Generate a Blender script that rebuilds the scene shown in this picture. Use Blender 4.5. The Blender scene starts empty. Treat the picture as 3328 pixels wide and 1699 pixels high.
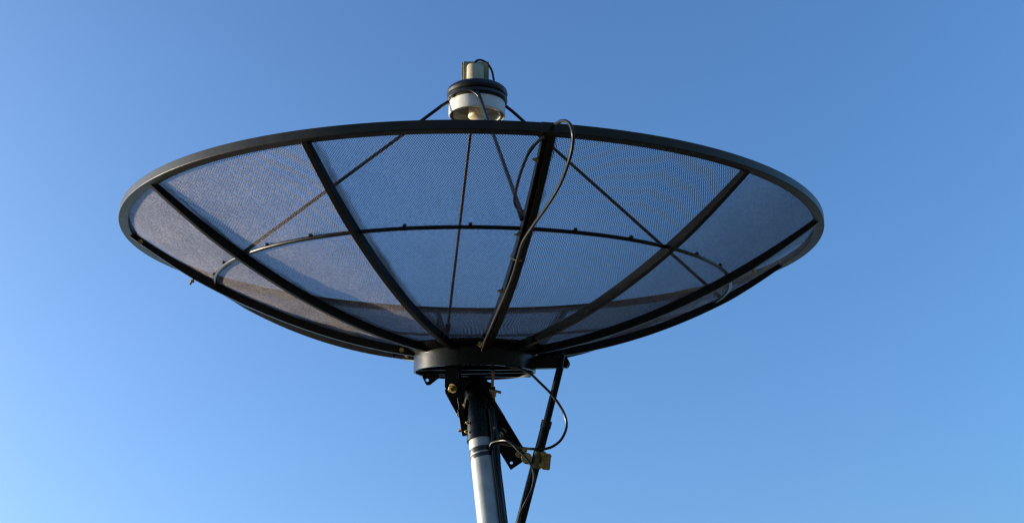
import bpy, math, random
from mathutils import Vector, Matrix
random.seed(4)
PI = math.pi
S = 1.2                                  # dish radius in metres
# ------------------------------------------------------------------ camera
PITCH = math.radians(32.0); SR = 0.1447; CR = math.sqrt(1-SR*SR)
F = 3165.17; CX, CY, IMW = 1664.0, 849.5, 3328.0
cp, sp = math.cos(PITCH), math.sin(PITCH)
# camera axes written in the photo frame (x right, y down, z forward): world up and world axes
U = Vector((-SR*cp, -CR*cp, sp))                       # world up
FW = (Vector((0, 0, 1)) - U*U.z).normalized()          # level forward = world +Y
RT = FW.cross(U)                                       # world +X
CAM = Vector((0, 0, 1.55))
M3 = Matrix((RT, FW, U))                               # photo frame -> world
def W(v): return M3 @ Vector(v)*S + CAM                # point given in dish radii from the camera
def at(px, py, z): return W(((px-CX)/F*z, (py-CY)/F*z, z))

sc = bpy.context.scene
camd = bpy.data.cameras.new('camera'); cam = bpy.data.objects.new('camera', camd)
sc.collection.objects.link(cam); sc.camera = cam
R3 = M3 @ Matrix(((1, 0, 0), (0, -1, 0), (0, 0, -1)))
cam.matrix_world = Matrix.Translation(CAM) @ R3.to_4x4()
camd.sensor_width = 36; camd.lens = F/IMW*36; camd.clip_start = .02; camd.clip_end = 5000
# ------------------------------------------------------------------ sky and sun
SUN_EL = math.radians(8.0); SUN_BEAR = math.radians(-81.0)   # bearing from +Y, negative = left
sdir = Vector((math.sin(SUN_BEAR)*math.cos(SUN_EL), math.cos(SUN_BEAR)*math.cos(SUN_EL), math.sin(SUN_EL)))
w = bpy.data.worlds.new('World'); sc.world = w; w.use_nodes = True
nt = w.node_tree; bg = nt.nodes['Background']
sky = nt.nodes.new('ShaderNodeTexSky'); sky.sky_type = 'NISHITA'; sky.sun_disc = False
sky.sun_elevation = SUN_EL; sky.sun_rotation = SUN_BEAR
sky.altitude = 0; sky.air_density = 1.0; sky.dust_density = 4.0; sky.ozone_density = 4.5
nt.links.new(sky.outputs[0], bg.inputs[0]); bg.inputs[1].default_value = 0.15
sund = bpy.data.lights.new('sun', 'SUN'); sund.energy = 2.9; sund.angle = math.radians(.5); sund.color = (1, .86, .66)
sun = bpy.data.objects.new('sun', sund); sc.collection.objects.link(sun)
sun.rotation_euler = sdir.to_track_quat('Z', 'Y').to_euler()
vs = sc.view_settings; vs.view_transform = 'Standard'; vs.look = 'None'; vs.gamma = 1; vs.exposure = 1.60
sc.cycles.transparent_max_bounces = 64; sc.cycles.filter_width = 1.3

# ------------------------------------------------------------------ materials
def mat(name, col, rough=.4, metal=0., spec=.5, var=.25, scale=30., bump=0., dust=None, coords='Object', coat=0.):
    m = bpy.data.materials.new(name); m.use_nodes = True; t = m.node_tree; b = t.nodes['Principled BSDF']
    tc = t.nodes.new('ShaderNodeTexCoord'); n = t.nodes.new('ShaderNodeTexNoise')
    n.inputs['Scale'].default_value = scale; n.inputs['Detail'].default_value = 6
    t.links.new(tc.outputs[coords], n.inputs['Vector'])
    r = t.nodes.new('ShaderNodeMapRange'); r.inputs[1].default_value = .3; r.inputs[2].default_value = .7
    r.inputs[3].default_value = 1-var; r.inputs[4].default_value = 1+var
    t.links.new(n.outputs[0], r.inputs[0])
    x = t.nodes.new('ShaderNodeVectorMath'); x.operation = 'SCALE'; x.inputs[0].default_value = col
    t.links.new(r.outputs[0], x.inputs['Scale'])
    last = x.outputs[0]
    if dust:
        n2 = t.nodes.new('ShaderNodeTexNoise'); n2.inputs['Scale'].default_value = scale*.35; n2.inputs['Detail'].default_value = 9
        t.links.new(tc.outputs[coords], n2.inputs['Vector'])
        r2 = t.nodes.new('ShaderNodeMapRange'); r2.inputs[1].default_value = .5; r2.inputs[2].default_value = .72
        t.links.new(n2.outputs[0], r2.inputs[0])
        mx = t.nodes.new('ShaderNodeMix'); mx.data_type = 'RGBA'; mx.inputs[7].default_value = (*dust, 1)
        t.links.new(r2.outputs[0], mx.inputs[0]); t.links.new(last, mx.inputs[6]); last = mx.outputs[2]
    t.links.new(last, b.inputs['Base Color'])
    rr = t.nodes.new('ShaderNodeMapRange'); rr.inputs[3].default_value = rough*.75; rr.inputs[4].default_value = rough*1.3
    t.links.new(n.outputs[0], rr.inputs[0]); t.links.new(rr.outputs[0], b.inputs['Roughness'])
    b.inputs['Metallic'].default_value = metal; b.inputs['Specular IOR Level'].default_value = spec
    b.inputs['Coat Weight'].default_value = coat; b.inputs['Coat Roughness'].default_value = .2
    if bump:
        bp = t.nodes.new('ShaderNodeBump'); bp.inputs['Strength'].default_value = bump; bp.inputs['Distance'].default_value = .002
        t.links.new(n.outputs[0], bp.inputs['Height']); t.links.new(bp.outputs[0], b.inputs['Normal'])
    return m
BLACK = mat('black_paint', (.005, .005, .0055), .32, spec=.2, scale=40, bump=.25, dust=(.010, .009, .008))
RIMB = mat('rim_paint', (.014, .012, .009), .34, spec=.22, scale=35, bump=.25, dust=(.024, .020, .013))
GLOSS = mat('gloss_black', (.004, .004, .0045), .26, spec=.28, scale=40, bump=.15)
RUBBER = mat('rubber', (.008, .007, .007), .36, spec=.3, scale=60)
CABLE = mat('cable_black', (.008, .0075, .007), .38, spec=.28, scale=80)
GALV = mat('galvanised_steel', (.31, .35, .37), .5, metal=.15, scale=22, var=.22, bump=.35, dust=(.25, .28, .29))
ZINC = mat('yellow_zinc', (.38, .29, .12), .32, metal=.75, scale=120, var=.3, bump=.3)
BRASSY = mat('rusty_rod', (.50, .26, .13), .4, metal=.6, scale=150, var=.35, bump=.4)
CREAM = mat('cream_cast', (.36, .33, .22), .45, scale=50, var=.08, bump=.15, dust=(.28, .25, .16))
BRASSP = mat('dull_brass_plate', (.24, .20, .10), .4, metal=.3, scale=60, var=.15)
WHITE = mat('white_cast', (.55, .55, .50), .4, scale=40, var=.05, bump=.1)
TAPE = mat('tape', (.012, .012, .013), .35, spec=.5, scale=60)
GROUND = mat('dry_grass', (.085, .072, .045), .95, scale=1.2, var=.4, dust=(.05, .05, .025))
# translucent plastic cap of the waveguide
CAP = mat('plastic_cap', (.9, .84, .55), .4, var=.05, scale=80)
CAP.node_tree.nodes['Principled BSDF'].inputs['Transmission Weight'].default_value = 0.0
CAP.node_tree.nodes['Principled BSDF'].inputs['Subsurface Weight'].default_value = 0.6
CAP.node_tree.nodes['Principled BSDF'].inputs['Subsurface Scale'].default_value = .02

def mesh_material():
    """expanded metal: two families of slanting strands, open diamonds between them"""
    m = bpy.data.materials.new('expanded_metal'); m.use_nodes = True; t = m.node_tree; N = t.nodes; L = t.links
    b = N['Principled BSDF']; out = N['Material Output']
    uv = N.new('ShaderNodeUVMap'); uv.uv_map = 'UVMap'; s = N.new('ShaderNodeSeparateXYZ'); L.new(uv.outputs[0], s.inputs[0])
    def math_(op, a, bb=None, c=None):
        n = N.new('ShaderNodeMath'); n.operation = op
        for i, v in enumerate((a, bb, c)):
            if v is None: continue
            if isinstance(v, (int, float)): n.inputs[i].default_value = v
            else: L.new(v, n.inputs[i])
        return n.outputs[0]
    PU, PV = .0064, .0094
    u = math_('DIVIDE', s.outputs[0], PU); v = math_('DIVIDE', s.outputs[1], PV)
    ds = []
    for q in (math_('ADD', u, v), math_('SUBTRACT', u, v)):
        f = math_('FRACT', q); ds.append(math_('ABSOLUTE', math_('SUBTRACT', f, .5)))   # 0 hole centre .. .5 strand centre
    d = math_('MAXIMUM', ds[0], ds[1])
    strand = math_('GREATER_THAN', d, .405)
    n = N.new('ShaderNodeTexNoise'); n.inputs['Scale'].default_value = 5; L.new(uv.outputs[0], n.inputs['Vector'])
    cr = N.new('ShaderNodeMapRange'); cr.inputs[1].default_value = .3; cr.inputs[2].default_value = .7; cr.inputs[3].default_value = .8; cr.inputs[4].default_value = 1.25
    L.new(n.outputs[0], cr.inputs[0])
    # random tone per cell: strand sparkle put into the colour, with uneven paint wear
    cx = N.new('ShaderNodeCombineXYZ'); L.new(math_('FLOOR', math_('ADD', math_('ADD', u, v), .5)), cx.inputs[0]); L.new(math_('FLOOR', math_('ADD', math_('SUBTRACT', u, v), .5)), cx.inputs[1])
    wn = N.new('ShaderNodeTexWhiteNoise'); wn.noise_dimensions = '2D'; L.new(cx.outputs[0], wn.inputs['Vector'])
    amt = math_('MULTIPLY', cr.outputs[0], math_('ADD', math_('MULTIPLY', wn.outputs[0], .8), .6))
    x = N.new('ShaderNodeVectorMath'); x.operation = 'SCALE'; x.inputs[0].default_value = MESHCOL; L.new(amt, x.inputs['Scale'])
    L.new(x.outputs[0], b.inputs['Base Color']); b.inputs['Roughness'].default_value = .5; b.inputs['Specular IOR Level'].default_value = .5
    b.inputs['Metallic'].default_value = .0
    hgt = math_('MULTIPLY', math_('SUBTRACT', d, .375), 8)
    bp = N.new('ShaderNodeBump'); bp.inputs['Strength'].default_value = .8; bp.inputs['Distance'].default_value = .0009
    L.new(hgt, bp.inputs['Height']); L.new(bp.outputs[0], b.inputs['Normal'])
    tr = N.new('ShaderNodeBsdfTransparent'); mx = N.new('ShaderNodeMixShader')
    L.new(strand, mx.inputs[0]); L.new(tr.outputs[0], mx.inputs[1])
    N.remove(b); df = N.new('ShaderNodeBsdfDiffuse'); gl = N.new('ShaderNodeBsdfGlossy'); gl.inputs['Roughness'].default_value = .35; m2 = N.new('ShaderNodeMixShader'); m2.inputs[0].default_value = .05
    L.new(x.outputs[0], df.inputs['Color']); L.new(bp.outputs[0], df.inputs['Normal']); L.new(bp.outputs[0], gl.inputs['Normal']); L.new(df.outputs[0], m2.inputs[1]); L.new(gl.outputs[0], m2.inputs[2]); L.new(m2.outputs[0], mx.inputs[2]); L.new(mx.outputs[0], out.inputs[0])
    return m
MESHCOL = (.21, .195, .215)
SCREEN = mesh_material()

# ------------------------------------------------------------------ mesh builder
class MB:
    def __init__(s): s.v = []; s.f = []; s.uv = {}
    def quad_grid(s, rows, closed=False, loop=False, caps=False):
        """rows of points joined into a skin; closed: rows are rings; loop: last row meets the first"""
        o = len(s.v); n = len(rows[0])
        for r in rows: s.v += [Vector(p) for p in r]
        R = len(rows)
        for i in range(R if loop else R-1):
            a = o+i*n; b = o+((i+1) % R)*n
            for j in range(n if closed else n-1):
                k = (j+1) % n; s.f.append((a+j, a+k, b+k, b+j))
        if caps:
            s.f.append(tuple(o+j for j in reversed(range(n)))); s.f.append(tuple(o+(R-1)*n+j for j in range(n)))
    def tube(s, pts, r, n=12, caps=True, r2=None):
        pts = [Vector(p) for p in pts]; rows = []
        t0 = (pts[1]-pts[0]).normalized(); a = t0.orthogonal().normalized()
        for i, p in enumerate(pts):
            t = ((pts[min(i+1, len(pts)-1)]-pts[max(i-1, 0)])).normalized()
            a = (a-t*a.dot(t)).normalized(); b = t.cross(a)
            q = r if r2 is None else r+(r2-r)*i/(len(pts)-1)
            rows.append([p+(a*math.cos(2*PI*j/n)+b*math.sin(2*PI*j/n))*q for j in range(n)])
        s.quad_grid(rows, closed=True, caps=caps); return s
    def box(s, c, ax, ay, az):
        """centre and three half-extent vectors"""
        c, ax, ay, az = map(Vector, (c, ax, ay, az)); o = len(s.v)
        for sx in (-1, 1):
            for sy in (-1, 1):
                for sz in (-1, 1): s.v.append(c+ax*sx+ay*sy+az*sz)
        for f in ((0, 1, 3, 2), (4, 6, 7, 5), (0, 4, 5, 1), (2, 3, 7, 6), (0, 2, 6, 4), (1, 5, 7, 3)): s.f.append(tuple(o+i for i in f))
        return s
    def bar(s, p0, p1, side, hw, hh):
        p0, p1, side = Vector(p0), Vector(p1), Vector(side); d = (p1-p0)
        n = d.normalized(); side = (side-n*side.dot(n)).normalized(); up = n.cross(side)
        return s.box((p0+p1)/2, d/2, side*hw, up*hh)
    def lathe(s, prof, n=64, c=(0, 0), closed=False):
        """profile (r, z) spun about the local z axis"""
        rows = [[(c[0]+r*math.cos(2*PI*j/n), c[1]+r*math.sin(2*PI*j/n), z) for j in range(n)] for r, z in prof]
        s.quad_grid(rows, closed=True, loop=closed); return s
    def hexnut(s, p, d, r, h):
        s.tube([Vector(p), Vector(p)+Vector(d).normalized()*h], r, 6); return s
    def build(s, name, m, parent=None, smooth=True, bevel=0, angle=35):
        me = bpy.data.meshes.new(name); me.from_pydata([tuple(v) for v in s.v], [], s.f); me.validate(); me.update()
        import bmesh
        bm = bmesh.new(); bm.from_mesh(me); bmesh.ops.recalc_face_normals(bm, faces=bm.faces)
        for f in bm.faces: f.smooth = smooth
        for e in bm.edges:
            e.smooth = not (len(e.link_faces) == 2 and e.calc_face_angle(0) > math.radians(angle))
        bm.to_mesh(me); bm.free()
        o = bpy.data.objects.new(name, me); sc.collection.objects.link(o); me.materials.append(m)
        if parent: o.parent = parent
        if bevel:
            b = o.modifiers.new('bevel', 'BEVEL'); b.width = bevel; b.segments = 2; b.limit_method = 'ANGLE'; b.angle_limit = math.radians(40)
        return o
def thing(name, label, cat, loc=(0, 0, 0), rot=None, group=None):
    o = bpy.data.objects.new(name, None); sc.collection.objects.link(o); o.empty_display_size = .1
    o.matrix_world = Matrix.Translation(Vector(loc)) @ (rot.to_4x4() if rot else Matrix())
    o['label'] = label; o['category'] = cat
    if group: o['group'] = group
    return o
def tag(o, label, cat, group=None):
    o['label'] = label; o['category'] = cat
    if group: o['group'] = group
    return o
def smooth_path(pts, n=8):
    """Catmull-Rom through the points"""
    P = [Vector(p) for p in pts]; P = [P[0]*2-P[1]]+P+[P[-1]*2-P[-2]]; out = []
    for i in range(1, len(P)-2):
        a, b, c, d = P[i-1:i+3]
        for j in range(n):
            t = j/n; out.append(.5*((2*b)+(c-a)*t+(2*a-5*b+4*c-d)*t*t+(3*b-a-3*c+d)*t**3))
    return out+[P[-2]]
def plate(name, outline, holes, thick, m, parent, loc, X, Y, bevel=.0006):
    """flat sheet of the given thickness, outline in the (X, Y) frame at loc (all in the parent's space)"""
    cu = bpy.data.curves.new('tmp', 'CURVE'); cu.dimensions = '2D'; cu.fill_mode = 'BOTH'; cu.extrude = thick/2; cu.bevel_depth = bevel
    for poly in [outline]+holes:
        sp_ = cu.splines.new('POLY'); sp_.points.add(len(poly)-1); sp_.use_cyclic_u = True
        for q, (a, b) in zip(sp_.points, poly): q.co = (a, b, 0, 1)
    tmp = bpy.data.objects.new('tmp', cu); me = bpy.data.meshes.new_from_object(tmp)
    bpy.data.objects.remove(tmp); bpy.data.curves.remove(cu)
    X = Vector(X).normalized(); Z = X.cross(Vector(Y)).normalized(); Y = Z.cross(X)
    me.transform(Matrix.Translation(Vector(loc)) @ Matrix((X, Y, Z)).transposed().to_4x4())
    me.materials.clear(); me.materials.append(m); me.name = name
    o = bpy.data.objects.new(name, me); sc.collection.objects.link(o); o.parent = parent
    return o
def circ(x, y, r, n=20): return [(x+r*math.cos(2*PI*i/n), y+r*math.sin(2*PI*i/n)) for i in range(n)]

# ------------------------------------------------------------------ ground (out of the frame, carries the pole)
g = MB(); G = 48
g.quad_grid([[(1500*(i/G*2-1)**3, 1500*(j/G*2-1)**3, .06*math.sin(i*1.7)*math.cos(j*2.1)) for j in range(G+1)] for i in range(G+1)])
gr = g.build('ground', GROUND); gr['kind'] = 'structure'

# ------------------------------------------------------------------ the dish: local frame, z = axis, x = towards the photographer
K = .3291; WR = .0255; TR = .0215; RING = .7432; HUBR = .1779; PH = -.3586
DX = Vector((2.41709490e-02, -2.37547968e-01, -9.71075037e-01)); DY = Vector((9.99707729e-01, 5.28669824e-03, 2.35903913e-02)); DZ = Vector((-4.70068841e-04, -9.71361423e-01, 2.37606325e-01))
VTX = Vector((-.10855198, .28026615, 2.85019515))
DR = M3 @ Matrix((DX, DY, DZ)).transposed()
dish = thing('satellite_dish', 'large round black mesh satellite dish facing up, on top of the grey steel pole', 'satellite dish', W(VTX), DR)
DI = dish.matrix_world.inverted()
def loc_(px, py, z): return DI @ at(px, py, z)          # a point of the view expressed in the dish's frame
def zf(r): return K*r*r
def D(r, a, z): return Vector((r*math.cos(a), r*math.sin(a), z))*S
def ang(i): return PH+i*PI/6
# rim: bent rectangular tube, two segments butted
rim = MB()
zc = K-.0020
sec = [(1-WR, zc-TR/2), (1, zc-TR/2), (1, zc+TR/2), (1-WR, zc+TR/2)]
rim.quad_grid([[D(r, 2*PI*j/192, z) for r, z in sec] for j in range(192)], closed=True, loop=True)
rim_o = rim.build('rim', RIMB, dish, bevel=.0018)
for a in (ang(1)-.004, ang(5), ang(9)):
    sl = MB(); e = .0007
    s2 = [(1-WR-e, zc-TR/2-e), (1+e, zc-TR/2-e), (1+e, zc+TR/2+e), (1-WR-e, zc+TR/2+e)]
    sl.quad_grid([[D(r, a-.016+.032*q/6, z) for r, z in s2] for q in range(7)], closed=True, caps=True)
    sl.build('joint_sleeve', RIMB, rim_o, bevel=.001)
# ribs: rectangular tube bent to the parabola
def surf(r, a, out=0., tan=0.):
    """point `out` outside the reflector skin and `tan` sideways (radii)"""
    n = Vector((2*K*r, -1)).normalized(); rr = r+n.x*out; z = zf(r)+n.y*out
    return (Vector((rr*math.cos(a), rr*math.sin(a), z))+Vector((-math.sin(a), math.cos(a), 0))*tan)*S
def snorm(r, a):
    n = Vector((2*K*r, -1)).normalized(); return Vector((n.x*math.cos(a), n.x*math.sin(a), n.y))
def tang(a): return Vector((-math.sin(a), math.cos(a), 0))
rw, rh = .0072, .0118
RI = -.0112      # inner edge of the ribs, on which the screen lies
for i in range(12):
    a = ang(i); m = MB(); rs = [.150+(.990-.150)*q/30 for q in range(31)]
    def RH(r): return rh if r < .80 else rh-(r-.80)/.19*.0085
    if i == 1:      # the strut seam: two open channels back to back
        for c, hw in ((-.0120, .0016), (.0055, .0080)):
            m.quad_grid([[surf(r, a, o, c+t) for o, t in ((RI, -hw), (RH(r), -hw), (RH(r), hw), (RI, hw))] for r in rs], closed=True, caps=True)
        m.quad_grid([[surf(r, a, o, t) for o, t in ((RI+.004, -.0108), (RI+.0075, -.0108), (RI+.0075, -.0020), (RI+.004, -.0020))] for r in rs], closed=True, caps=True)
    else:
        m.quad_grid([[surf(r, a, o, t) for o, t in ((RI, -rw), (RH(r), -rw), (RH(r), rw), (RI, rw))] for r in rs], closed=True, caps=True)
    ro = m.build('rib', RIMB if i == 1 else BLACK, dish, bevel=.0018 if i == 1 else .0012)  # strut seam in a lighter paint, its sunlit side put into the colour
    sides = (1, -1)
    for r in ((.215, .262, .955) if i == 10 else (.215, .262)):
        b = MB(); t = tang(a); sd = 1 if (i in (10, 11, 0, 9)) else -1
        wdt = .0072 if i != 1 else .0136
        p = surf(r, a, .0005, sd*wdt)
        b.tube([p, p+t*sd*.003], .0085, 14); b.hexnut(p+t*sd*.003, t*sd, .006, .005)
        b.build('bolt', ZINC if (r == .955 or (r == .215 and i in (9, 10))) else BLACK, ro)
    # bolt standing out under the outer ribs, as on the left and right silhouettes
    if i in (10, 3, 7):
        b = MB(); p = surf(.80, a, rh); n = snorm(.80, a)
        b.tube([p, p+n*.022], .0035, 10); b.hexnut(p+n*.004, n, .0075, .007); b.build('bolt', ZINC, ro)
# screen panels: two skins a millimetre apart carry the strand pattern
for i in range(12):
    a0, a1 = ang(i), ang(i+1); ac = (a0+a1)/2; m = MB(); uvs = []
    NR, NA = 44, 12
    arc = [0]
    rs = [.155+(.990-.155)*q/NR for q in range(NR+1)]
    for q in range(NR): arc.append(arc[-1]+math.hypot(rs[q+1]-rs[q], zf(rs[q+1])-zf(rs[q])))
    me = bpy.data.meshes.new('mesh_panel'); vs_, fs_, uv_ = [], [], []
    for lay in (RI-.00042, RI, RI+.00042):
        o0 = len(vs_)
        for q, r in enumerate(rs):
            for j in range(NA+1):
                a = a0+(a1-a0)*j/NA; f = j/NA
                # slight sag of the sheet between ribs, and between rim and ring
                sag = -.0045*4*f*(1-f)*abs(math.sin(PI*min(1, (r-.155)/(RING-.155)))) if r < RING else -.0035*4*f*(1-f)*math.sin(PI*(r-RING)/(1-RING))
                wob = (.0007*math.sin(9*a*r+r*31+i*2.3)+.0006*math.sin(f*14+r*12+i))*math.sin(PI*f)
                vs_.append(surf(r, a, sag+wob+lay)); uv_.append((r*math.sin(a-ac)*S+.0009*math.sin(r*23+i), (arc[q]+r*(math.cos(a-ac)-1))*S+.0012*math.sin(r*17*math.sin(a-ac)*6+i)))
        for q in range(NR):
            for j in range(NA):
                k = o0+q*(NA+1)+j; fs_.append((k, k+1, k+NA+2, k+NA+1))
    # folded selvedge of the sheet: a second thickness of screen lapped along one rib, its cut edge ragged
    for lay, wd in ((RI-.0016, .024), (RI+.0013, .020)):
        o0 = len(vs_); n_ = len(rs)
        for q, r in enumerate(rs):
            for j in range(3):
                w_ = wd*(1+.12*math.sin(q*2.3+i)+.08*math.sin(q*5.1))*j/2
                a = a0+w_/r; vs_.append(surf(r, a, lay)); uv_.append((r*math.sin(a-ac)*S+.0021, arc[q]*S+.0033))
        for q in range(NR):
            for j in range(2):
                k = o0+q*3+j; fs_.append((k, k+1, k+4, k+3))
    me.from_pydata([tuple(v) for v in vs_], [], fs_); ul = me.uv_layers.new(name='UVMap')
    for p in me.polygons:
        p.use_smooth = True
        for li in p.loop_indices: ul.data[li].uv = uv_[me.loops[li].vertex_index]
    me.materials.append(SCREEN)
    o = bpy.data.objects.new('mesh_panel', me); sc.collection.objects.link(o); o.parent = dish
# support ring
m = MB(); rings = []
for j in range(180):
    a = 2*PI*j/180; c = surf(RING, a, -.0050); n = snorm(RING, a); rd = tang(a).cross(n)
    rings.append([c+(n*math.cos(2*PI*q/10)+rd*math.sin(2*PI*q/10))*.0048*S for q in range(10)])
m.quad_grid(rings, closed=True, loop=True); ring = m.build('support_ring', GLOSS, dish)
for i in range(12):
    for f in (.3, .68):
        a = ang(i+f); b = MB(); p = surf(RING+.006, a, -.007); b.box(p, tang(a)*.005, snorm(RING, a)*.004, tang(a).cross(snorm(RING, a))*.004)
        b.build('mesh_clip', BLACK, ring, bevel=.001)
# hub drum: open below, beams inside
HB = -.0453; HT = .004
m = MB(); wl = .006
m.lathe([(r*S, z*S) for r, z in ((HUBR, HB), (HUBR, HT), (.1781, HT), (.213, .0215), (.213, .0235), (.16, .019), (.0001, .018))], 96)
m.lathe([(r*S, z*S) for r, z in ((.0001, HT-.006), (HUBR-wl, HT-.006), (HUBR-wl, HB), (HUBR, HB))], 96)
hub = m.build('hub', GLOSS, dish, angle=30)
def beam(p, q, side, hw, hh, name='cross_beam', mm=GLOSS, par=None):
    b = MB(); b.bar(p, q, side, hw, hh); return b.build(name, mm, par or hub, bevel=.001)
zb = HB+.004
for ya, yb in ((-.065, -.005), (.035, .060), (-.09, -.115)):
    beam(D(0, 0, 0)+Vector((ya, -.168, HB+.014))*S, Vector((yb, .168, HB+.014))*S, (0, 0, 1), .015, .003*S)
# ear with a hole at the hub's far left
ex, ey = loc_(1397, 1223, 2.93), loc_(1430, 1223, 2.93)
X = (ey-ex).normalized()
plate('lug', [(-.027, .012), (.037, .012), (.037, -.004), (.004, -.030), (-.009, -.030), (-.022, -.004)], [circ(-.006, -.013, .0065)], .004, BLACK, hub, loc_(1394, 1223, 2.93), X, -(loc_(1394, 1243, 2.93)-ex))
# arm reaching out from the hub to the actuator
aA = math.radians(81)
p0, p1 = D(.06, aA, -.022), D(.272, aA, -.020)
m = MB(); m.bar(p0, p1, (0, 0, 1), .020, .016); arm = m.build('actuator_arm', GLOSS, dish, bevel=.0015)
piv = D(.263, aA, -.022)
ARMD = (p1-p0).normalized(); PERP = ARMD.cross(Vector((0, 0, 1))).normalized()
for sgn in (1, -1):
    b = MB(); b.tube([piv+PERP*sgn*.015, piv+PERP*sgn*.023], .017, 20); b.build('end_boss', BLACK, arm, bevel=.001)
PV = PERP if (dish.matrix_world.to_3x3() @ PERP).y < 0 else -PERP
b = MB(); b.tube([piv+PV*.023, piv+PV*.034], .009, 16); b.hexnut(piv+PV*.026, PV, .013, .009); b.build('bolt', BLACK, arm)

# feed: four bent struts, scalar feed, rubber boot, amplifier
RS = .775
for q in range(4):
    a = ang(1)+q*PI/2
    tof = -.012
    end = surf(RS, a, -.004, tof)
    st0 = D(.112, a, .778); pts = [D(.076, a, .806), D(.086, a, .798), D(.097, a, .789), st0, st0*.5+end*.5, end]
    if q == 0: st0 = D(.116, a-.06, .760); pts = [D(.080, a-.16, .802), D(.092, a-.14, .796), D(.103, a-.10, .780), st0, st0*.5+end*.5, end]
    pa = smooth_path(pts[:4], 5)+[pts[4], pts[5]]
    b = MB(); b.tube(pa, .0052*S, 12); st = b.build('feed_strut', GLOSS, dish)
    b = MB(); d = (end-pts[3]).normalized(); t = tang(a)
    b.bar(end-d*.05, end+d*.012, t, .011, .0035); b.build('strut_foot', BLACK, st, bevel=.001)
feed = bpy.data.objects.new('feed_horn', None); sc.collection.objects.link(feed); feed.parent = dish; feed.empty_display_size = .05
ZB = .752
def L(prof, name, mm, n=72, c=(0, 0), par=feed, closed=False, angle=35):
    b = MB(); b.lathe([(r*S, z*S) for r, z in prof], n, (c[0]*S, c[1]*S), closed); return b.build(name, mm, par, angle=angle)
L([(.0865, ZB), (.0880, ZB+.002), (.0880, ZB+.052), (.0850, ZB+.052), (.0850, ZB+.012), (.0835, ZB)], 'scalar_housing', WHITE, closed=True)
L([(.0730, ZB+.002), (.0745, ZB+.002), (.0745, ZB+.030), (.0730, ZB+.030)], 'scalar_ring', WHITE, closed=True)
L([(.0850, ZB+.030), (.0001, ZB+.031)], 'scalar_plate', CREAM)
L([(.0001, ZB-.005), (.022, ZB-.005), (.0262, ZB-.003), (.0275, ZB+.001), (.0275, ZB+.030)], 'waveguide_cap', CAP)
L([(.0850, .792), (.0915, .794), (.0950, .801), (.0940, .810), (.0900, .8135), (.0940, .817), (.0955, .826), (.0925, .836), (.084, .843), (.070, .8475), (.0001, .849)], 'rubber_boot', RUBBER, angle=25)
lc = (0.020, -.0065)
L([(.0265, .846), (.0265, .908), (.0255, .911), (.0001, .912)], 'amplifier_housing', CREAM, 40, lc)
b = MB(); b.box(Vector((-.014, -.004, .894))*S, Vector((.007, 0, 0))*S, Vector((0, .0405, 0))*S, Vector((0, 0, .047))*S); b.build('heat_sink', BRASSP, feed, bevel=.002)
b = MB(); b.box(Vector((-.024, -.009, .896))*S, Vector((.0022, 0, 0))*S, Vector((0, .041, 0))*S, Vector((0, 0, .048))*S); b.build('cooling_fin', BRASSP, feed, bevel=.001)

# ------------------------------------------------------------------ pole
UPW = Vector((0, 0, 1))
PT = at(1562, 1425, 2.74)                  # pole head
PR = .0411
def pole_at(dz): return Vector((PT.x, PT.y, PT.z+dz))
pole_t = thing('mounting_pole', 'round grey galvanised steel pole with two black tape bands holding up the dish', 'pole', (PT.x, PT.y, 0))
def inp(o, p): return o.matrix_world.inverted() @ Vector(p)
m = MB(); m.tube([inp(pole_t, pole_at(.05)), inp(pole_t, (PT.x, PT.y, -.3))], PR, 64); m.build('shaft', GALV, pole_t)
for dz, hh in ((-.046, .0085), (-.067, .0066)):
    b = MB(); n = 64; rows = []
    for z, e in ((-hh, .0004), (-hh, .0013), (0, .0020), (hh, .0013), (hh, .0004)):
        rows.append([inp(pole_t, pole_at(dz+z+.003*math.sin(2*PI*j/n+1)))+Vector((math.cos(2*PI*j/n), math.sin(2*PI*j/n), 0))*(PR+e) for j in range(n)])
    b.quad_grid(rows, closed=True); b.build('tape_band', TAPE, pole_t)

# ------------------------------------------------------------------ polar mount between pole and hub
pm = thing('polar_mount', 'black steel pivot bracket with yellow zinc bolts between pole head and dish hub', 'bracket', pole_at(0))
PI3 = pm.matrix_world.inverted()
def pl(px, py, z): return PI3 @ at(px, py, z)
SX = (M3 @ Vector((1, 0, 0))); SY = (M3 @ Vector((0, -1, 0))); SZ = (M3 @ Vector((0, 0, 1)))   # bracket plane: broadside to the photographer
def poly_plate(name, pts, holes, zd, thick, mm=BLACK, par=pm):
    k = zd/F*S; ox, oy = 1560, 1340
    return plate(name, [((x-ox)*k, -(y-oy)*k) for x, y in pts], [circ((x-ox)*k, -(y-oy)*k, r*k) for x, y, r in holes], thick, mm, par, pl(ox, oy, zd), SX, SY)
upper = [(1446, 1268), (1455, 1243), (1478, 1230), (1531, 1235), (1580, 1253), (1601, 1289), (1639, 1350), (1650, 1372), (1612, 1395), (1585, 1330), (1540, 1345), (1512, 1368), (1499, 1361), (1470, 1312)]
lower = [(1560, 1300), (1600, 1300), (1639, 1352), (1692, 1440), (1712, 1470), (1698, 1499), (1660, 1525), (1613, 1448), (1588, 1395)]
poly_plate('side_plate', upper, [(1569, 1288, 3)], 2.795, .006)
poly_plate('side_plate', upper, [], 2.880, .006)
poly_plate('lower_arm', lower, [(1618, 1384, 7), (1662, 1503, 5.5), (1690, 1470, 4)], 2.770, .006)
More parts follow.
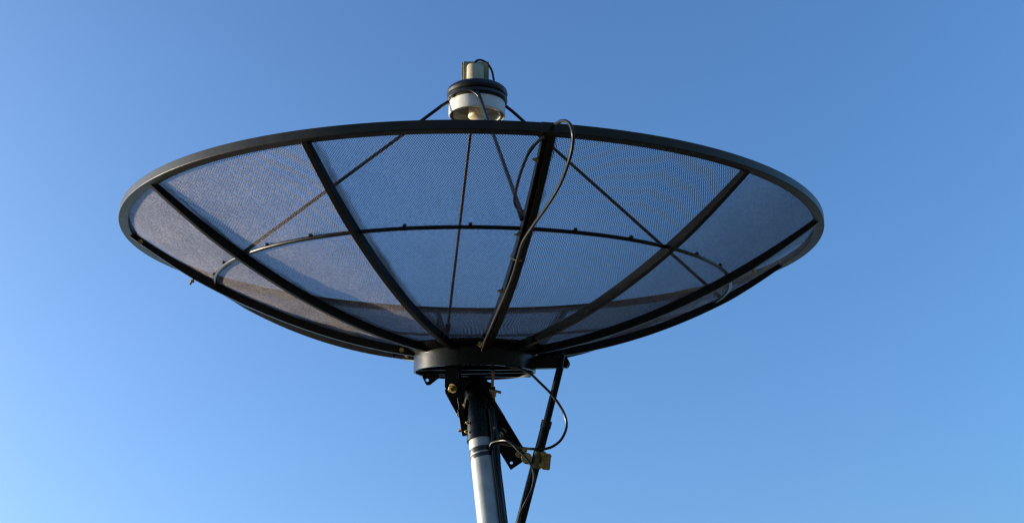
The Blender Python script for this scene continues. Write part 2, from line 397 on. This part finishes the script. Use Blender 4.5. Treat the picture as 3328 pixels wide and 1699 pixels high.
# spine joining the two side plates along their right edge
m = MB(); edge = [(1531, 1238), (1580, 1256), (1600, 1291), (1638, 1352), (1650, 1372)]
m.quad_grid([[pl(x-o, y+o*.4, z) for x, y in edge] for z, o in ((2.800, 0), (2.876, 0), (2.876, 5), (2.800, 5))], loop=True)
m.build('spine', BLACK, pm, smooth=False)
# sleeve over the pole head
def ppt(dz): return inp(pm, pole_at(dz))
b = MB(); b.tube([ppt(-.006), ppt(.215)], PR+.0050, 64); b.tube([ppt(-.007), ppt(0)], PR+.0062, 64); b.build('sleeve', GLOSS, pm)
m = MB(); m.bar(pl(1598, 1330, 2.765), pl(1610, 1465, 2.715), SX, .006, .018); m.build('clamp_flange', GLOSS, pm, bevel=.001)
m = MB(); m.bar(pl(1497, 1330, 2.77), pl(1513, 1415, 2.755), SX, .010, .020); m.build('clamp_flange', BLACK, pm, bevel=.001)
# clevis hanging from the hub
m = MB()
cl = [(1446, 1195), (1486, 1195), (1484, 1262), (1478, 1272), (1458, 1272), (1446, 1256)]
poly_plate('clevis_plate', cl, [], 2.765, .006, GLOSS)
m = MB(); m.bar(pl(1489, 1190, 2.80), pl(1487, 1262, 2.80), SZ, .046, .0025); m.build('clevis_web', BLACK, pm, bevel=.001)
cl2 = [(x+14, y) for x, y in cl]; poly_plate('clevis_plate', cl2, [], 2.84, .006, GLOSS)
def bolt(px, py, z, r, d, par=pm, mm=ZINC, washer=True, h=None):
    p = pl(px, py, z) if par is pm else par.matrix_world.inverted() @ at(px, py, z); d = Vector(d).normalized(); b = MB(); h = h or r*.9
    if washer: b.tube([p-d*.002, p+d*.0012], r*1.45, 20)
    b.hexnut(p+d*.0012, d, r, h); b.tube([p+d*(h+.0010), p+d*(h+r*.9)], r*.55, 12)
    return b.build('bolt', mm, par, bevel=.0005)
TC = -SZ                                          # towards the photographer
bolt(1471, 1261, 2.757, .0115, TC-SX*.5-SY*.2)
bolt(1628, 1404, 2.758, .0135, TC-SX*.35-SY*.5, h=.016)
for x, y in ((1512, 1315), (1521, 1372), (1517, 1401)): bolt(x, y, 2.728+(1400-y)*.0003, .0060, TC-SX*.5, washer=False, mm=ZINC)
for x, y in ((1493, 1342), (1497, 1397)): bolt(x, y, 2.775, .0055, -SX-SY*.4+TC*.3)
for x, y in ((1586, 1312), (1590, 1342), (1603, 1378)): bolt(x, y, 2.755, .0055, SX*.3+TC-SY*.4, mm=BLACK)
# folded tabs and a cross channel fill the space between clevis and sleeve
for (x0, y0, z0), (x1, y1, z1), w_, h_ in (((1470, 1275, 2.80), (1510, 1330, 2.79), .012, .003), ((1500, 1262, 2.80), (1585, 1275, 2.80), .014, .010),
        ((1492, 1290, 2.77), (1500, 1345, 2.765), .006, .012), ((1540, 1238, 2.83), (1600, 1262, 2.82), .012, .020), ((1590, 1330, 2.77), (1618, 1372, 2.76), .010, .008),
        ((1455, 1268, 2.84), (1500, 1350, 2.83), .012, .003), ((1604, 1375, 2.745), (1650, 1420, 2.755), .006, .006)):
    m = MB(); m.bar(pl(x0, y0, z0), pl(x1, y1, z1), SX, w_, h_); m.build('gusset', BLACK, pm, bevel=.001)
b = MB(); b.tube([pl(1612, 1385, 2.745), pl(1600, 1392, 2.72)], .005, 12); b.build('eye_bolt', BRASSY, pm)
# threaded rod with nut and tilted washer plate
m = MB(); m.tube([pl(1602, 1205, 2.80), pl(1600, 1262, 2.795)], .0052, 16); m.build('threaded_rod', BRASSY, pm)
m = MB(); m.hexnut(pl(1600, 1256, 2.795), pl(1600.5, 1268, 2.795)-pl(1600, 1256, 2.795), .0105, .012); m.build('nut', BLACK, pm)
m = MB(); m.bar(pl(1590, 1265, 2.79), pl(1629, 1275, 2.79), SZ, .016, .0028); m.build('washer_plate', CREAM, pm, bevel=.001)
m = MB(); m.tube([pl(1604, 1272, 2.795), pl(1605, 1288, 2.795)], .0088, 6); m.build('nut', BRASSY, pm)
m = MB(); m.tube([pl(1605, 1286, 2.795), pl(1606, 1302, 2.795)], .0045, 12); m.build('threaded_rod', BRASSY, pm)

# ------------------------------------------------------------------ linear actuator
act = thing('linear_actuator', 'slim black telescopic actuator tube slanting from hub arm past the pole', 'actuator', at(1760, 1495, 2.70))
AI = act.matrix_world.inverted()
def al(px, py, z): return AI @ at(px, py, z)
a_top = AI @ (dish.matrix_world @ (piv+PV*.0))
def along(y):                                    # centre line of the tubes
    t = (y-1196)/(1699-1196); return (1820-(1820-1691)*t+2*math.sin(t*PI), y, 2.735-.085*t)
m = MB(); m.tube([al(1829, 1150, 2.745), al(*along(1200))], .0085, 20); m.build('rod_end', BLACK, act)
m = MB(); m.bar(al(1830, 1148, 2.735), al(1826, 1180, 2.735), SX, .0035, .014); m.build('eye_plate', GALV if False else BLACK, act, bevel=.001)
m = MB(); m.tube([al(*along(1194)), al(*along(1372))], .0122, 32); m.build('inner_tube', BLACK, act, bevel=.001)
m = MB(); m.tube([al(*along(1368)), al(*along(1700)), al(*along(2300))], .0163, 32); m.build('outer_tube', BLACK, act)
m = MB(); m.tube([al(*along(1366)), al(*along(1390))], .0180, 32); m.build('collar', RUBBER, act, bevel=.001)
m = MB(); m.tube([al(*along(1468)), al(*along(1520))], .0186, 32); m.build('clamp_band', mat('zinc_green', (.16, .15, .08), .35, metal=.7, var=.3, scale=60), act, bevel=.001)
k = 2.69/F*S
clp = plate('clamp_plate', [(-.011, .024), (.012, .022), (.015, .018), (.011, -.026), (.008, -.030), (-.012, -.028), (-.017, -.022), (-.013, .020)], [], .005, ZINC, act, al(1776, 1496, 2.672), SX, SY)
for x, y in ((1767, 1475), (1760, 1511)): bolt(x, y, 2.664, .0068, TC, par=act)
for x, y in ((1785, 1480), (1777, 1515)): bolt(x, y, 2.69, .0045, SX-SY*.2, par=act, washer=False)
m = MB(); m.bar(al(1705, 1494, 2.70), al(1750, 1500, 2.70), SY, .011, .010); m.build('clamp_bracket', ZINC, act, bevel=.003)
m = MB(); m.tube([al(1712, 1488, 2.69), al(1712, 1488, 2.66)], .018, 24); m.build('swivel', ZINC, act, bevel=.002)
bolt(1687, 1475, 2.715, .0085, TC-SX*.4, par=act)
bolt(1706, 1462, 2.70, .0055, TC+SY*.4, par=act)

# ------------------------------------------------------------------ cables
def cable(name, pts, r, label, cat='cable', mm=CABLE, n=8, group=None):
    P = smooth_path(pts, n); o = MB(); c = P[0]; o.tube([p-c for p in P], r, 10)
    ob = o.build(name, mm); ob.location = c; return tag(ob, label, cat, group)
DM = dish.matrix_world
def dl(r, a, out=0., tan=0.): return DM @ surf(r, a, out, tan)
a1 = ang(1)
# coax: over the rim and down the double rib to the hub
cable('coaxial_cable', [DM @ surf(.86, a1+.005, -.012), DM @ surf(.93, a1+.004, -.014), DM @ D(.968, a1+.008, zc+.010),
    at(1812, 400, 1.92), at(1832, 393, 1.88), at(1852, 404, 1.86), at(1862, 435, 1.85), at(1861, 470, 1.86), at(1850, 520, 1.88), at(1822, 595, 1.93), at(1783, 662, 1.98), at(1735, 730, 2.05), at(1700, 785, 2.10),
    at(1686, 828, 2.155), at(1668, 890, 2.225), at(1641, 960, 2.31), at(1600, 1053, 2.46), at(1580, 1100, 2.57), at(1567, 1138, 2.66)], .0042,
    'thin black cable looped over the dish rim and down the double rib')
tie = MB(); c0 = at(1692, 800, 2.12)
lp = [(surf(.665, a1, o, t)) for o, t in ((rh+.006, .004), (rh+.008, -.004), (rh+.001, -.017), (.008, -.021), (-.002, -.0166))]
P = smooth_path([DM @ p - c0 for p in lp], 6); tie.tube(P, .0016, 6); to = tie.build('cable_tie', CREAM); to.location = c0
tag(to, 'pale loop tie holding the thin black cable to the double rib', 'cable tie')
# inner slack loop behind the screen
cable('coaxial_cable', [at(1772, 446, 1.975), at(1758, 452, 1.985), at(1737, 472, 2.01), at(1719, 496, 2.03), at(1698, 544, 2.08), at(1683, 593, 2.13), at(1673, 640, 2.17), at(1676, 668, 2.19), at(1690, 684, 2.185), at(1700, 690, 2.17)], .0042,
    'short slack loop of black cable behind the screen beside the double rib')
# amplifier pigtail
fz = lambda x, y, z: DM @ (Vector((x, y, z))*S)
cable('amplifier_cable', [fz(lc[0], lc[1]-.004, .911), fz(lc[0], lc[1]-.002, .924), fz(lc[0], lc[1]+.012, .933), fz(lc[0], lc[1]+.032, .926), fz(lc[0], lc[1]+.050, .902), fz(lc[0]-.002, lc[1]+.058, .868), fz(lc[0]-.004, lc[1]+.060, .838), fz(.070, .068, .815)], .0040,
    'short black cable curling out of the top of the cream amplifier above the dish')
# coax under the boot
cable('feed_cable', [fz(.050, -.085, .792), fz(.070, -.066, .799), fz(.086, -.042, .802), fz(.096, -.018, .797), fz(.103, .000, .782), fz(.108, .010, .765), fz(.122, .016, .735)], .0036,
    'thin black cable curving under the rubber boot across the white feed')
# actuator cable loop
ac = [(1590, 1186, 2.70), (1640, 1186, 2.70), (1680, 1193, 2.70), (1722, 1213, 2.69), (1755, 1243, 2.68), (1790, 1278, 2.67), (1816, 1312, 2.66), (1836, 1350, 2.65), (1841, 1386, 2.64), (1826, 1424, 2.63), (1799, 1448, 2.63), (1768, 1458, 2.63), (1732, 1458, 2.635), (1700, 1455, 2.65), (1668, 1448, 2.66), (1639, 1442, 2.67), (1613, 1438, 2.68), (1597, 1440, 2.69), (1592, 1460, 2.695)]
cable('actuator_cable', [at(*p) for p in ac], .0045, 'thick black cable hanging in a loop from the hub around the actuator to the pole')
pc = [(1592, 1465, 2.69), (1597, 1440, 2.68), (1624, 1431, 2.66), (1645, 1431, 2.64), (1665, 1443, 2.63), (1681, 1460, 2.62), (1701, 1479, 2.61), (1722, 1504, 2.60), (1733, 1528, 2.595), (1735, 1556, 2.59), (1727, 1592, 2.585), (1714, 1618, 2.58), (1701, 1644, 2.58), (1691, 1670, 2.58), (1686, 1702, 2.57), (1680, 1800, 2.55), (1700, 2000, 2.5)]
cable('motor_cable', [at(*p) for p in pc], .0038, 'thin black cable swinging from the pole tape down along the actuator tube')
for r_, o_ in ((.93, .004), (.735, .006), (.52, .0), (.215, .006), (.195, .006)):
    bb = MB(); p = surf(r_, a1, o_, -.0136); t = -tang(a1)
    bb.tube([p, p+t*.003], .0075, 12); bb.hexnut(p+t*.003, t, .0055, .006); bb.tube([p+t*.009, p+t*.014], .003, 8)
    bb.build('bolt', ZINC, dish.children[[c.name for c in dish.children].index('rib.001')])
# cables taped along the pole's right side
rt = Vector((1, 0, 0)); fr = Vector((0, -1, 0))
for k_, (aa, rr, lb) in enumerate(((-4, .0078, 'outermost black cable taped along the right side of the pole'), (-22, .0075, 'middle black cable of the three taped down the pole'), (-38, .0062, 'black cable nearest the pole front, taped beside two others'))):
    u = Vector((math.cos(math.radians(aa)), math.sin(math.radians(aa)), 0)); pts = []
    for j in range(-1, 24):
        z = -.10*j if j >= 0 else .13-.02*k_
        wv = .0015*math.sin(j*1.3+k_*2)
        pts.append(pole_at(z)+u*(PR+rr+(.0075 if z > -.02 else .001))+Vector((-u.y, u.x, 0))*wv)
    cable('pole_cable', pts, rr, lb, n=4, mm=CABLE, group='cables taped along the pole')
